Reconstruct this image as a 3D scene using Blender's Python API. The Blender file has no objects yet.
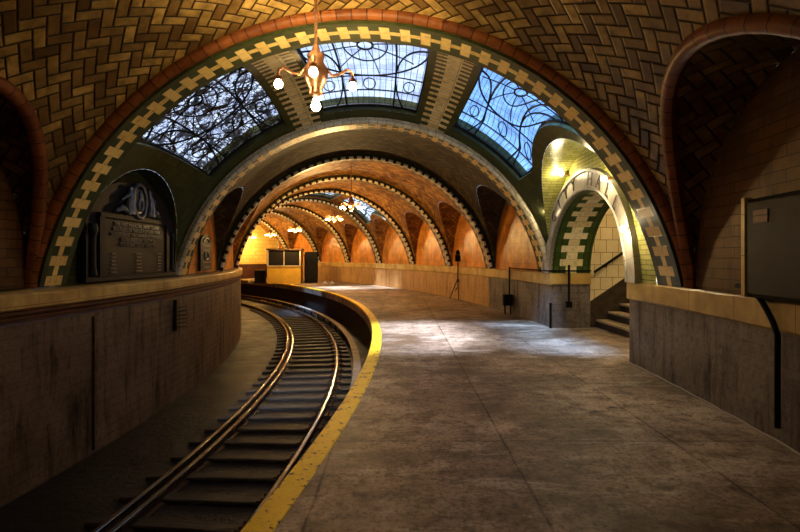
import bpy, bmesh, math, random
from mathutils import Vector, Matrix
random.seed(7)
D = bpy.data
COL = bpy.context.scene.collection
sc = bpy.context.scene
R_ = math.radians
pi = math.pi
sin, cos, sqrt = math.sin, math.cos, math.sqrt

# ------------------------------------------------------------ node helpers
class X:
    """a scalar or vector socket with arithmetic"""
    def __init__(s, t, sock): s.t = t; s.s = sock
    def _m(s, op, *a):
        n = s.t.nodes.new('ShaderNodeMath'); n.operation = op
        for i, v in enumerate((s,) + a):
            if isinstance(v, X): s.t.links.new(v.s, n.inputs[i])
            else: n.inputs[i].default_value = v
        return X(s.t, n.outputs[0])
    def __add__(s, o): return s._m('ADD', o)
    def __sub__(s, o): return s._m('SUBTRACT', o)
    def __mul__(s, o): return s._m('MULTIPLY', o)
    def __truediv__(s, o): return s._m('DIVIDE', o)
    def floor(s): return s._m('FLOOR')
    def fract(s): return s._m('FRACT')
    def abs(s): return s._m('ABSOLUTE')
    def lt(s, o): return s._m('LESS_THAN', o)
    def gt(s, o): return s._m('GREATER_THAN', o)
    def mod(s, o): return s._m('FLOORED_MODULO', o)
    def min(s, o): return s._m('MINIMUM', o)
    def max(s, o): return s._m('MAXIMUM', o)
    def pow(s, o): return s._m('POWER', o)
    def inv(s): return (s * -1.0) + 1.0
    def clamp(s): return s.max(0.0).min(1.0)
    def ramp(s, a, b):      # linear 0..1 between a and b
        n = s.t.nodes.new('ShaderNodeMapRange'); s.t.links.new(s.s, n.inputs[0])
        n.inputs[1].default_value = a; n.inputs[2].default_value = b
        return X(s.t, n.outputs[0])

class Mat:
    def __init__(s, name, rough=.6, metal=0.0, spec=.12):
        s.m = D.materials.new(name); s.m.use_nodes = True; s.t = s.m.node_tree
        s.b = s.t.nodes['Principled BSDF']; s.out = s.t.nodes['Material Output']
        s.b.inputs['Roughness'].default_value = rough
        s.b.inputs['Metallic'].default_value = metal
        s.b.inputs['Specular IOR Level'].default_value = spec
    def uv(s):
        n = s.t.nodes.new('ShaderNodeUVMap'); n.uv_map = 'UVMap'
        p = s.t.nodes.new('ShaderNodeSeparateXYZ'); s.t.links.new(n.outputs[0], p.inputs[0])
        return X(s.t, p.outputs[0]), X(s.t, p.outputs[1])
    def pos(s):
        n = s.t.nodes.new('ShaderNodeNewGeometry')
        return X(s.t, n.outputs['Position'])
    def obj(s):
        n = s.t.nodes.new('ShaderNodeTexCoord'); return X(s.t, n.outputs['Object'])
    def sep(s, v):
        p = s.t.nodes.new('ShaderNodeSeparateXYZ'); s.t.links.new(v.s, p.inputs[0])
        return [X(s.t, p.outputs[i]) for i in range(3)]
    def vec(s, x, y, z=0.0):
        n = s.t.nodes.new('ShaderNodeCombineXYZ')
        for i, v in enumerate((x, y, z)):
            if isinstance(v, X): s.t.links.new(v.s, n.inputs[i])
            else: n.inputs[i].default_value = v
        return X(s.t, n.outputs[0])
    def noise(s, v, scale=5, detail=4, rough=.55, dist=0):
        n = s.t.nodes.new('ShaderNodeTexNoise'); s.t.links.new(v.s, n.inputs['Vector'])
        n.inputs['Scale'].default_value = scale; n.inputs['Detail'].default_value = detail
        n.inputs['Roughness'].default_value = rough; n.inputs['Distortion'].default_value = dist
        return X(s.t, n.outputs[0])
    def voro(s, v, scale=5, feature='DISTANCE_TO_EDGE', rnd=1.0):
        n = s.t.nodes.new('ShaderNodeTexVoronoi'); s.t.links.new(v.s, n.inputs['Vector'])
        n.feature = feature; n.inputs['Scale'].default_value = scale; n.inputs['Randomness'].default_value = rnd
        return X(s.t, n.outputs['Distance'])
    def white(s, v):
        n = s.t.nodes.new('ShaderNodeTexWhiteNoise'); s.t.links.new(v.s, n.inputs['Vector'])
        return X(s.t, n.outputs['Value'])
    def mix(s, f, a, b, mode='MIX'):
        n = s.t.nodes.new('ShaderNodeMix'); n.data_type = 'RGBA'; n.blend_type = mode
        for i, v in ((0, f), (6, a), (7, b)):
            if isinstance(v, X): s.t.links.new(v.s, n.inputs[i])
            elif i == 0: n.inputs[0].default_value = v
            else: n.inputs[i].default_value = (v[0], v[1], v[2], 1)
        return X(s.t, n.outputs[2])
    def col(s, c):
        if isinstance(c, X): s.t.links.new(c.s, s.b.inputs['Base Color'])
        else: s.b.inputs['Base Color'].default_value = (c[0], c[1], c[2], 1)
        return s
    def rough(s, x): s.t.links.new(x.s, s.b.inputs['Roughness']); return s
    def bump(s, h, dist=.01, strength=1.0):
        n = s.t.nodes.new('ShaderNodeBump'); s.t.links.new(h.s, n.inputs['Height'])
        n.inputs['Distance'].default_value = dist; n.inputs['Strength'].default_value = strength
        s.t.links.new(n.outputs[0], s.b.inputs['Normal']); return s

def plain(name, c, rough=.5, metal=0.0, noise=.0, nscale=8):
    m = Mat(name, rough, metal)
    if noise:
        n = m.noise(m.obj(), nscale, 5)
        k = n.ramp(.3, .7)
        m.col(m.mix(k, [v*(1-noise) for v in c], [min(1, v*(1+noise)) for v in c]))
    else: m.col(c)
    return m.m

def herring(name, c1, c2, mortar, cell, rough=.35, dirt=.6, gap=.07, bump=.012):
    m = Mat(name, rough)
    u, v = m.uv()
    k = .70710678/cell
    x = (u + v)*k; y = (v - u)*k
    i = x.floor(); j = y.floor(); fx = x - i; fy = y - j
    q = (i + j).mod(4.0)
    hor = q.lt(1.5)                       # 1 for one direction
    second = (q.mod(2.0)).gt(.5)
    along = hor*(fx + second) + hor.inv()*(fy + second)    # 0..2
    across = hor*fy + hor.inv()*fx                         # 0..1
    da = along.min((along*-1.0) + 2.0)
    dc = across.min(across.inv())
    d = da.min(dc)
    tile = d.gt(gap)
    bi = i - hor*second; bj = j - hor.inv()*second
    w = m.white(m.vec(bi, bj, hor))
    n = m.noise(m.vec(u, v), 6, 6, .65)
    n2 = m.noise(m.vec(u, v), .9, 3)
    c = m.mix(w, c1, c2)
    c = m.mix((n.ramp(.35, .75)*dirt).clamp(), c, [a*.35 for a in c1])
    c = m.mix((n2.ramp(.45, .7)*dirt).clamp(), c, [a*.4 for a in c1])
    c = m.mix(tile, mortar, c)
    m.col(c)
    m.bump(d.ramp(0, gap*2.2) + w*.35 + n*.12, bump)
    return m.m

def ribpat(name, white, green, period=.28, cw=.32, cn=.09, dark=(.012, .016, .006)):
    m = Mat(name, .35, 0, .3)
    u, v = m.uv()
    t = (u/period).fract(); c = (v - .5).abs()
    blk = t.lt(.5)
    wh = (blk*c.lt(cw)).max(c.lt(cn))
    idx = (u/period*2.0).floor()
    w = m.white(m.vec(idx, c.gt(cw), 0.0))
    n = m.noise(m.vec(u, v), 9, 5, .6)
    tt = (u/period*2.0).fract()
    joint = tt.lt(.05).max((c - cw).abs().lt(.012)).max(((v - .5).abs() - .44).abs().lt(.014))
    fine = (v*9.0).fract().lt(.05)*wh.inv()
    wcol = m.mix(w, white, [white[0]*.8, white[1]*.74, white[2]*.6])
    gcol = m.mix(w, green, [green[0]*.45, green[1]*.5, green[2]*.45])
    cc = m.mix(wh, gcol, wcol)
    cc = m.mix((n.ramp(.5, .75)*.5).clamp(), cc, dark)
    cc = m.mix((joint*wh.inv()).max(joint*.5).max(fine*.5), cc, dark)
    m.col(cc); m.bump(joint.inv() + n*.2, .006)
    return m.m

def rollmat(name, c1, c2, joint, period=.22, jw=.1, rough=.4):
    m = Mat(name, rough)
    u, v = m.uv()
    t = (u/period).fract(); i = (u/period).floor()
    w = m.white(m.vec(i, 3.0, 0.0))
    n = m.noise(m.vec(u, v), 10, 5, .6)
    c = m.mix(w, c1, c2)
    c = m.mix((n.ramp(.45, .75)*.6).clamp(), c, [a*.4 for a in c1])
    c = m.mix(t.lt(jw), c, joint)
    m.col(c); m.bump(t.lt(jw).inv() + n*.3, .008)
    return m.m

def brickmat(name, c1, c2, mortar, w=.3, h=.15, rough=.4, mort=.006, dirt=.5, dcol=None, bump=.006, streak=0):
    m = Mat(name, rough)
    u, v = m.uv()
    n = m.t.nodes.new('ShaderNodeTexBrick'); vv = m.vec(u, v)
    m.t.links.new(vv.s, n.inputs['Vector'])
    n.inputs['Color1'].default_value = (*c1, 1); n.inputs['Color2'].default_value = (*c2, 1)
    n.inputs['Mortar'].default_value = (*mortar, 1)
    n.inputs['Scale'].default_value = 1; n.inputs['Brick Width'].default_value = w
    n.inputs['Row Height'].default_value = h; n.inputs['Mortar Size'].default_value = mort
    n.inputs['Mortar Smooth'].default_value = .3
    c = X(m.t, n.outputs['Color'])
    d = dcol or [a*.25 for a in c1]
    a1 = m.noise(vv, 1.6, 7, .65)
    a2 = m.noise(m.vec(u*2.2, v*.35), 2.2, 6, .65)
    c = m.mix((a1.ramp(.4, .72)*dirt).clamp(), c, d)
    if streak: c = m.mix((a2.ramp(.48, .7)*streak).clamp(), c, d)
    m.col(c)
    m.bump(X(m.t, n.outputs['Fac']).inv() + a1*.4, bump)
    return m.m

def emis(name, c, s):
    m = D.materials.new(name); m.use_nodes = True; t = m.node_tree
    b = t.nodes['Principled BSDF']; b.inputs['Base Color'].default_value = (*c, 1)
    b.inputs['Emission Color'].default_value = (*c, 1); b.inputs['Emission Strength'].default_value = s
    m.cycles.emission_sampling = 'NONE'
    return m

# ------------------------------------------------------------ mesh helpers
class MB:
    def __init__(s): s.v = []; s.f = []; s.uv = []; s.mi = []; s.sm = []
    def face(s, pts, uvs=None, mi=0, smooth=False):
        b = len(s.v); s.v += [tuple(p) for p in pts]
        s.f.append(list(range(b, b+len(pts)))); s.uv.append(uvs or [(p[0], p[1]) for p in pts]); s.mi.append(mi); s.sm.append(smooth)
    def grid(s, P, na, nb, U=None, mi=0, smooth=False, skip=None):
        """P(i,j) -> point ; U(i,j) -> uv ; shared vertices"""
        b = len(s.v)
        for i in range(na+1):
            for j in range(nb+1): s.v.append(tuple(P(i, j)))
        w = nb+1
        for i in range(na):
            for j in range(nb):
                if skip and skip(i, j): continue
                q = [(i, j), (i+1, j), (i+1, j+1), (i, j+1)]
                s.f.append([b+a*w+c for a, c in q])
                s.uv.append([U(a, c) if U else (s.v[b+a*w+c][0], s.v[b+a*w+c][1]) for a, c in q])
                s.mi.append(mi(i, j) if callable(mi) else mi); s.sm.append(smooth)
    def box(s, x0, x1, y0, y1, z0, z1, mi=0, M=None, T=None):
        """T maps a local (x,y,z) to a world point"""
        T = T or (lambda x, y, z: (x, y, z))
        if M: T = lambda x, y, z: M @ Vector((x, y, z))
        c = {(i, j, k): T((x0, x1)[i], (y0, y1)[j], (z0, z1)[k]) for i in (0, 1) for j in (0, 1) for k in (0, 1)}
        dx, dy, dz = abs(x1-x0), abs(y1-y0), abs(z1-z0)
        for q, (a, bb) in (([(0,0,0),(0,1,0),(0,1,1),(0,0,1)], (dy, dz)), ([(1,0,0),(1,0,1),(1,1,1),(1,1,0)], (dz, dy)),
                  ([(0,0,0),(0,0,1),(1,0,1),(1,0,0)], (dz, dx)), ([(0,1,0),(1,1,0),(1,1,1),(0,1,1)], (dx, dz)),
                  ([(0,0,0),(1,0,0),(1,1,0),(0,1,0)], (dx, dy)), ([(0,0,1),(0,1,1),(1,1,1),(1,0,1)], (dy, dx))):
            s.face([c[k] for k in q], [(0, 0), (a, 0), (a, bb), (0, bb)], mi)
    def tube(s, pts, r, n=8, mi=0, cap=True, smooth=True, rr=None):
        pts = [Vector(p) for p in pts]; N = len(pts)
        T = [(pts[min(i+1, N-1)] - pts[max(i-1, 0)]).normalized() for i in range(N)]
        a = Vector((0, 0, 1)) if abs(T[0].z) < .9 else Vector((1, 0, 0))
        nrm = T[0].cross(a).normalized(); fr = []
        for i in range(N):
            nrm = (nrm - T[i]*nrm.dot(T[i])).normalized(); fr.append((nrm.copy(), T[i].cross(nrm)))
        L = [0]
        for i in range(1, N): L.append(L[-1] + (pts[i]-pts[i-1]).length)
        def P(i, j):
            an = 2*pi*j/n; q = (rr[i] if rr else r)
            return pts[i] + (fr[i][0]*cos(an) + fr[i][1]*sin(an))*q
        s.grid(P, N-1, n, lambda i, j: (L[i], r*2*pi*j/n), mi, smooth)
        if cap:
            s.face([P(0, j) for j in range(n)][::-1], None, mi); s.face([P(N-1, j) for j in range(n)], None, mi)
    def lathe(s, prof, n=16, o=(0, 0, 0), mi=0):
        s.grid(lambda i, j: (o[0]+prof[i][0]*cos(2*pi*j/n), o[1]+prof[i][0]*sin(2*pi*j/n), o[2]+prof[i][1]),
               len(prof)-1, n, None, mi, True)
    def prism(s, poly, T, d0, d1, mi=0):
        """poly in (a,b), T(a,b,d) -> world"""
        s.face([T(a, b, d0) for a, b in poly], [p for p in poly], mi)
        s.face([T(a, b, d1) for a, b in poly][::-1], [p for p in poly][::-1], mi)
        n = len(poly)
        for i in range(n):
            a, b = poly[i], poly[(i+1) % n]
            l = math.hypot(a[0]-b[0], a[1]-b[1])
            s.face([T(*a, d0), T(*b, d0), T(*b, d1), T(*a, d1)], [(0, 0), (l, 0), (l, d1-d0), (0, d1-d0)], mi)
    def build(s, name, mats, parent=None, loc=None):
        me = D.meshes.new(name)
        o0 = Vector(loc) if loc else Vector((0, 0, 0))
        me.from_pydata([tuple(Vector(v)-o0) for v in s.v], [], s.f)
        uvl = me.uv_layers.new(name='UVMap'); k = 0
        flat = []
        for fu in s.uv:
            for q in fu: flat += [q[0], q[1]]
        uvl.data.foreach_set('uv', flat)
        me.polygons.foreach_set('material_index', s.mi)
        me.polygons.foreach_set('use_smooth', s.sm)
        for m in (mats if isinstance(mats, (list, tuple)) else [mats]): me.materials.append(m)
        me.update()
        o = D.objects.new(name, me); COL.objects.link(o)
        if loc: o.location = loc
        if parent: o.parent = parent
        return o

def empty(name, loc=(0, 0, 0), rz=0):
    o = D.objects.new(name, None); COL.objects.link(o); o.location = loc; o.rotation_euler = (0, 0, rz)
    o.empty_display_size = .2; return o
def tag(o, label=None, cat=None, group=None, kind=None):
    if label: o['label'] = label
    if cat: o['category'] = cat
    if group: o['group'] = group
    if kind: o['kind'] = kind
    return o
def kids(o): return [c for c in D.objects if c.parent == o]
def copy_tree(o, parent=None):
    ch = kids(o); c = o.copy(); COL.objects.link(c)
    if parent: c.parent = parent
    for k in ch: copy_tree(k, c)
    return c

# ------------------------------------------------------------ the curved place
CX, CY, RM, HW = -41.0, 9.0, 40.5, 4.2
ZB = 1.29; RV = 4.284; ZC = .456
TL = {-2:-21, -1:-15, 0:-9, 1:-3.3, 2:3.4, 3:9, 4:15.2, 5:21.3, 6:27, 7:32.8, 8:38.3, 9:44, 10:49.5}
TR = {-2:-21, -1:-15, 0:-9, 1:-2.8, 2:4.6, 3:10.3, 4:15.9, 5:21.6, 6:27.3, 7:33, 8:38.5, 9:44, 10:49.5}
def lerp(a, b, t): return a+(b-a)*t
def tab(T, s):
    k = min(max(int(math.floor(s)), -2), 9); return lerp(T[k], T[k+1], s-k)
def theta(s, u):
    t = min(max((u+HW)/(2*HW), 0), 1)
    return lerp(tab(TL, s), tab(TR, s), t)
def PT(th, u, z):
    a = R_(th); r = RM+u; return Vector((CX+r*cos(a), CY+r*sin(a), z))
def Q(s, u, z): return PT(theta(s, u), u, z)
def V(s, phi, R):       # point on the vault
    a = R_(phi); return Q(s, R*sin(a), ZC+R*cos(a))
DL = .062               # half width of a rib in s
SEND = 9.4
def s_of_right(thd):
    for k in range(-2, 10):
        if TR[k] <= thd <= TR[k+1]: return k+(thd-TR[k])/(TR[k+1]-TR[k])

# bay parameters: bulge, right lunette rise, left lunette rise
BAY = {-2:(.1, 1.9, 1.8), -1:(.1, 1.9, 1.8), 0:(.16, 2.3, 2.2), 1:(.42, 2.6, 1.95)}
for k in range(2, 10): BAY[k] = (.12, 2.45, 2.2)
LH = .5-DL-.008
def Rb(s):
    k = int(math.floor(min(max(s, -2), 9.99))); x = (s-k-.5)/(.5-DL); x = min(abs(x), 1)
    return RV+.13+BAY[k][0]*(1-x*x)
def zlun(s, side):
    k = int(math.floor(s)); x = (s-k-.5)/LH
    if abs(x) >= 1: return ZB
    return ZB+BAY[k][1 if side > 0 else 2]*sqrt(1-x*x)
def phistar(s, side):
    R = Rb(s); z = zlun(s, side); return math.degrees(math.acos(min(1, (z-ZC)/R)))

# ------------------------------------------------------------ materials
M = {}
M['herr'] = herring('amber herringbone tile', (.13, .065, .018), (.56, .35, .10), (.018, .009, .004), .142, .3, .85)
M['herr_far'] = herring('brown herringbone tile', (.20, .07, .015), (.66, .33, .08), (.025, .01, .004), .14, .5, .7)
M['herr_shaded'] = herring('shaded herringbone tile', (.05, .035, .018), (.15, .10, .05), (.015, .01, .006), .14, .65, .7)  # darker copy of the vault tile; shade of the unlit bay is in the colour
M['rib'] = ribpat('green and cream rib tile', (.95, .68, .24), (.05, .07, .016))
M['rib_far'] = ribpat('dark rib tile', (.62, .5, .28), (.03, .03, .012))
M['jambpat'] = ribpat('entrance arch tile', (.86, .74, .44), (.05, .10, .015), .34, .3, .14)
M['terra'] = rollmat('terracotta moulding', (.14, .042, .013), (.26, .085, .022), (.05, .015, .008), .2, .07)
M['roll'] = rollmat('cream moulding tile', (.95, .88, .66), (.85, .75, .5), (.03, .015, .008), .25, .42)
M['creamring'] = rollmat('pale ring tile', (.72, .62, .42), (.55, .46, .28), (.18, .13, .07), .2, .06)
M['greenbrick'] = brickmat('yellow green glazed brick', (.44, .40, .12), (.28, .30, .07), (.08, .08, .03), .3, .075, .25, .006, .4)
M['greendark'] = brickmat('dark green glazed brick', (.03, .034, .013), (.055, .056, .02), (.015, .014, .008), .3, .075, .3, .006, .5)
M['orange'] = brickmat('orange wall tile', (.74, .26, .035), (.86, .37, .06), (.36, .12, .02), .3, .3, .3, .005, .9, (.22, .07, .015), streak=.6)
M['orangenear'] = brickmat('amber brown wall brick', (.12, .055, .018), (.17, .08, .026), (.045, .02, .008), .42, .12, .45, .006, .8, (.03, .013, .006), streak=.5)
M['creamtile'] = brickmat('cream passage tile', (.72, .60, .36), (.80, .68, .44), (.25, .17, .08), .3, .3, .25, .008, .35, (.4, .28, .12))
M['goldtile'] = brickmat('gold end wall tile', (.80, .52, .12), (.86, .60, .18), (.45, .25, .06), .5, .3, .35, .012, .3, (.5, .28, .06))
M['band'] = brickmat('ochre ledge tile', (.56, .37, .11), (.66, .46, .15), (.14, .08, .03), .9, .4, .35, .005, .85, (.2, .11, .04), streak=.3)
M['maroon'] = brickmat('maroon moulding tile', (.08, .03, .016), (.13, .045, .022), (.03, .012, .008), .45, .07, .45, .008, .7, (.03, .014, .008))

def grimewall(name, c1, c2, dk, hb=.6):
    m = Mat(name, .5); u, v = m.uv(); vv = m.vec(u, v)
    a = m.noise(vv, 1.1, 9, .7); s = m.noise(m.vec(u*3.0, v*.45), 1.6, 8, .7); f = m.noise(vv, 14, 5, .6)
    row = (v/.14).fract().lt(.06)
    c = m.mix(a.ramp(.32, .68), c1, c2)
    c = m.mix((s.ramp(.5, .68)*hb).clamp(), c, dk)
    c = m.mix((f.ramp(.52, .7)*.5).clamp(), c, dk)
    c = m.mix(row*.35, c, dk)
    m.col(c); m.bump(a*.6+f*.3+row.inv()*.3, .03)
    m.rough(s.ramp(.2, .8)*.3+.35)
    return m.m
M['leftwall'] = grimewall('grimy track wall', (.075, .05, .032), (.19, .13, .085), (.012, .008, .005), .95)
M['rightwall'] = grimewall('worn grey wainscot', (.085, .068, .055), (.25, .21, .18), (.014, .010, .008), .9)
M['rightfar'] = grimewall('amber streaked wainscot', (.36, .20, .08), (.54, .32, .13), (.10, .05, .02), .7)  # warmer and paler than the near wainscot

def bay1_ceiling():
    m = Mat('green skylight bay tile', .3); u, v = m.uv()      # u metres round the vault, v metres along it
    c1, c2 = R_(17.5)*4.6, R_(-19.5)*4.6
    d = (u-c1).abs().min((u-c2).abs())
    t = (v/.22).fract()
    wh = d.lt(.13).max(d.lt(.31)*t.lt(.5))
    n = m.noise(m.vec(u, v), 7, 5)
    row = (v/.11).fract().lt(.08).max(((u)/.3).fract().lt(.03))
    w = m.white(m.vec((v/.11).floor(), (u/.3).floor(), 0.0))
    g = m.mix(w, (.065, .065, .02), (.035, .045, .014))
    c = m.mix(wh, g, m.mix(w, (.80, .63, .33), (.62, .46, .22)))
    c = m.mix((n.ramp(.5, .75)*.5).clamp(), c, (.03, .025, .012))
    c = m.mix(row*.7, c, (.015, .014, .008))
    m.col(c); m.bump(row.inv()+n*.2, .006)
    return m.m
M['bay1'] = bay1_ceiling()

def floor_mat():
    m = Mat('worn concrete platform', .45)
    p = m.pos(); x, y, z = m.sep(p)
    big = m.noise(p, .55, 6, .6, .6); med = m.noise(p, 2.6, 9, .72); fine = m.noise(p, 26, 6, .7)
    bl = m.noise(m.vec(x*.8, y*2.2, z), 1.4, 8, .7, .4)
    c = m.mix(big.ramp(.36, .64), (.14, .09, .052), (.62, .47, .345))
    c = m.mix((med.ramp(.44, .66)*.85).clamp(), c, (.085, .055, .034))
    c = m.mix((bl.ramp(.53, .68)*.7).clamp(), c, (.66, .55, .44))
    c = m.mix((fine.ramp(.48, .64)*.65).clamp(), c, (.05, .033, .022))
    c = m.mix((m.noise(p, 8, 8, .75).ramp(.52, .62)*.6).clamp(), c, (.06, .038, .024))
    # slab joints
    wob = (m.noise(p, 3.0, 3)-.5)*.03
    jx = (((x+wob+.6)/1.55).fract()-.5).abs().gt(.493)
    jy = (((y+wob-.45)/2.1).fract()-.5).abs().gt(.4945)
    ang = x*.25+y*.97
    # hairline cracks
    cr = m.voro(m.vec(x+med*1.1, y*1.2+bl*1.0, 0.0), .33).lt(.002)
    j = jx.max(jy).max(cr)
    c = m.mix((j*med.ramp(.3, .6)*.8).clamp(), c, (.03, .02, .014))
    m.col(c)
    m.rough((big.ramp(.3, .7)*.28+.30)+fine*.12)
    m.bump(med*.5+fine*.22-j*.6, .018)
    return m.m
M['floor'] = floor_mat()

def paint_mat():
    m = Mat('worn yellow edge paint', .5); p = m.pos()
    a = m.noise(p, 7, 8, .75); b = m.noise(p, 24, 5, .7); u, v = m.uv()
    e = (v-.5).abs()*2.0
    chip = (a*.8 + b*.5 + e.pow(4.0)*.06).gt(.735)
    c = m.mix(a.ramp(.35, .6), (1.0, .70, .03), (.95, .58, .03))
    c = m.mix((b.ramp(.5, .8)*.4).clamp(), c, (.4, .24, .03))
    c = m.mix(chip, c, (.075, .05, .03))
    m.col(c); m.bump(chip.inv()+b*.3, .004)
    return m.m
M['paint'] = paint_mat()

def bed_mat():
    m = Mat('wet dark track bed', .4); p = m.pos()
    a = m.noise(p, 1.3, 8, .7); b = m.noise(p, 9, 7, .7)
    c = m.mix(a.ramp(.35, .65), (.006, .005, .004), (.024, .020, .018))
    c = m.mix((b.ramp(.5, .7)*.7).clamp(), c, (.003, .0025, .002))
    m.col(c); m.rough(a.ramp(.3, .7)*.35+.28); m.bump(b+a*.5, .03)
    return m.m
M['bed'] = bed_mat()
M['pitface'] = plain('black platform face', (.03, .022, .016), .7, 0, .4)
def tie_mat():
    m = Mat('weathered tie timber', .55); p = m.obj(); x, y, z = m.sep(p)
    g = m.noise(m.vec(x*1.2, y*14, z*14), 2.0, 6, .7); b = m.noise(p, 6, 5)
    c = m.mix(g.ramp(.3, .7), (.008, .007, .006), (.055, .046, .040))
    c = m.mix((b.ramp(.5, .7)*.6).clamp(), c, (.012, .01, .008))
    m.col(c); m.bump(g, .01); return m.m
M['tie'] = tie_mat()
M['steel'] = plain('polished rail steel', (.42, .44, .50), .22, 1.0, .15, 3)
M['rust'] = plain('rusty steel', (.06, .035, .022), .6, .5, .5, 10)
M['board'] = plain('dusty timber board', (.24, .17, .12), .6, 0, .4, 4)
M['iron'] = plain('black iron', (.008, .007, .006), .55, .2, .3)
M['bronze'] = plain('dark bronze', (.010, .012, .015), .5, 0.0, .5, 9)
M['bronzehi'] = plain('highlighted bronze relief', (.13, .15, .19), .3, .5, .35, 14)  # paler than the panel: highlights on relief and letters painted into the colour
M['copper'] = plain('aged copper', (.45, .22, .11), .35, .8, .3, 12)
M['bulb'] = emis('lit bulb', (1.0, .86, .58), 45)
M['bulbfar'] = emis('lit amber bulb', (1.0, .76, .38), 16)
M['stone'] = plain('pale stone steps', (.5, .4, .24), .5, 0, .3, 6)
M['darktile'] = plain('dark stair dado', (.05, .037, .026), .4, 0, .4, 6)
M['ivory'] = brickmat('ivory sign tile', (.50, .47, .40), (.42, .39, .33), (.2, .17, .13), .5, .5, .35, .004, .9, (.16, .13, .09))
M['letter'] = plain('dark sign letters', (.05, .04, .03), .5)
M['yellowpanel'] = plain('mustard booth panel', (.78, .46, .06), .45, 0, .12, 3)
M['palewood'] = plain('pale painted post', (.62, .50, .32), .5, 0, .15)
M['brownwood'] = plain('brown booth roof', (.10, .055, .025), .5, 0, .3)
M['blackglass'] = plain('dark window glass', (.02, .018, .016), .12)
M['blacksteel'] = plain('black painted metal', (.006, .005, .004), .8, .3, .3)
M['greenpaint'] = plain('green glazed border', (.04, .05, .016), .3, 0, .4)
M['cable'] = plain('pale cable', (.42, .38, .32), .5)
M['whiterag'] = plain('white paper', (.7, .68, .62), .7)

def glass_mat(name, tint, broken, line=.12):
    m = D.materials.new(name); m.use_nodes = True; t = m.node_tree
    h = Mat.__new__(Mat); h.m = m; h.t = t; h.b = t.nodes['Principled BSDF']
    u, v = h.uv(); vv = h.vec(u, v)
    n1 = h.noise(vv, 1.6, 5, .6); n2 = h.noise(h.vec(u*1.0, v*7.0), 3.0, 4, .6)
    tc = h.mix(n1.ramp(.35, .65), [a*.62 for a in tint], [min(1, a*1.25) for a in tint])
    tc = h.mix((n2.ramp(.45, .7)*.5).clamp(), tc, [a*.45 for a in tint])
    lead = (v/line).fract().lt(.12).max((u/.42).fract().lt(.03))
    mask = lead*.75
    if broken:
        e1 = h.voro(h.vec(u+n1*.3, v+n1*.3), 3.2); e2 = h.voro(h.vec(u*1.0+n1*.5, v*1.0, 4.0), 6.5); e3 = h.voro(h.vec(u, v, 9.0), 10.0)
        blob = h.noise(h.vec(u, v, 2.0), 3.4, 7, .75).ramp(.485, .54)
        mask = e1.lt(.035).max(e2.lt(.04)).max(e3.lt(.03)*.9).max(blob*.96).max(lead*.4)
    d = h.b; d.inputs['Base Color'].default_value = (.02, .018, .015, 1); d.inputs['Roughness'].default_value = .4
    tr = t.nodes.new('ShaderNodeBsdfTransparent'); t.links.new(tc.s, tr.inputs[0])
    gl = t.nodes.new('ShaderNodeBsdfGlossy'); gl.inputs['Roughness'].default_value = .15
    m1 = t.nodes.new('ShaderNodeMixShader'); m1.inputs[0].default_value = .06
    t.links.new(tr.outputs[0], m1.inputs[1]); t.links.new(gl.outputs[0], m1.inputs[2])
    m2 = t.nodes.new('ShaderNodeMixShader'); t.links.new(mask.s, m2.inputs[0])
    t.links.new(m1.outputs[0], m2.inputs[1]); t.links.new(d.outputs[0], m2.inputs[2])
    t.links.new(m2.outputs[0], t.nodes['Material Output'].inputs[0])
    return m
M['glassblue'] = glass_mat('blue prismatic glass', (.27, .48, .9), False, .09)
M['glasswhite'] = glass_mat('lilac prismatic glass', (.70, .74, 1.0), False)
M['glassclean'] = glass_mat('clear prismatic glass', (1.0, 1.0, 1.0), False, .6)
M['glassbroken'] = glass_mat('clogged cracked glass', (.8, .82, 1.0), True)

# ------------------------------------------------------------ entrance numbers
E1, E2 = s_of_right(-1.12), s_of_right(3.85)         # near and far jamb
EC = (E1+E2)/2; EH = (E2-E1)/2; ER = 1.72           # arch rise
SM = 5.85                                           # metres per unit of s on the right wall of this bay
JD = 5.15                                           # outer end of the jamb (u)
def earch(s, k=1.0):
    x = (s-EC)/(EH*k)
    return ZB+ER*k*sqrt(max(0, 1-x*x)) if abs(x) < 1 else ZB

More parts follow.
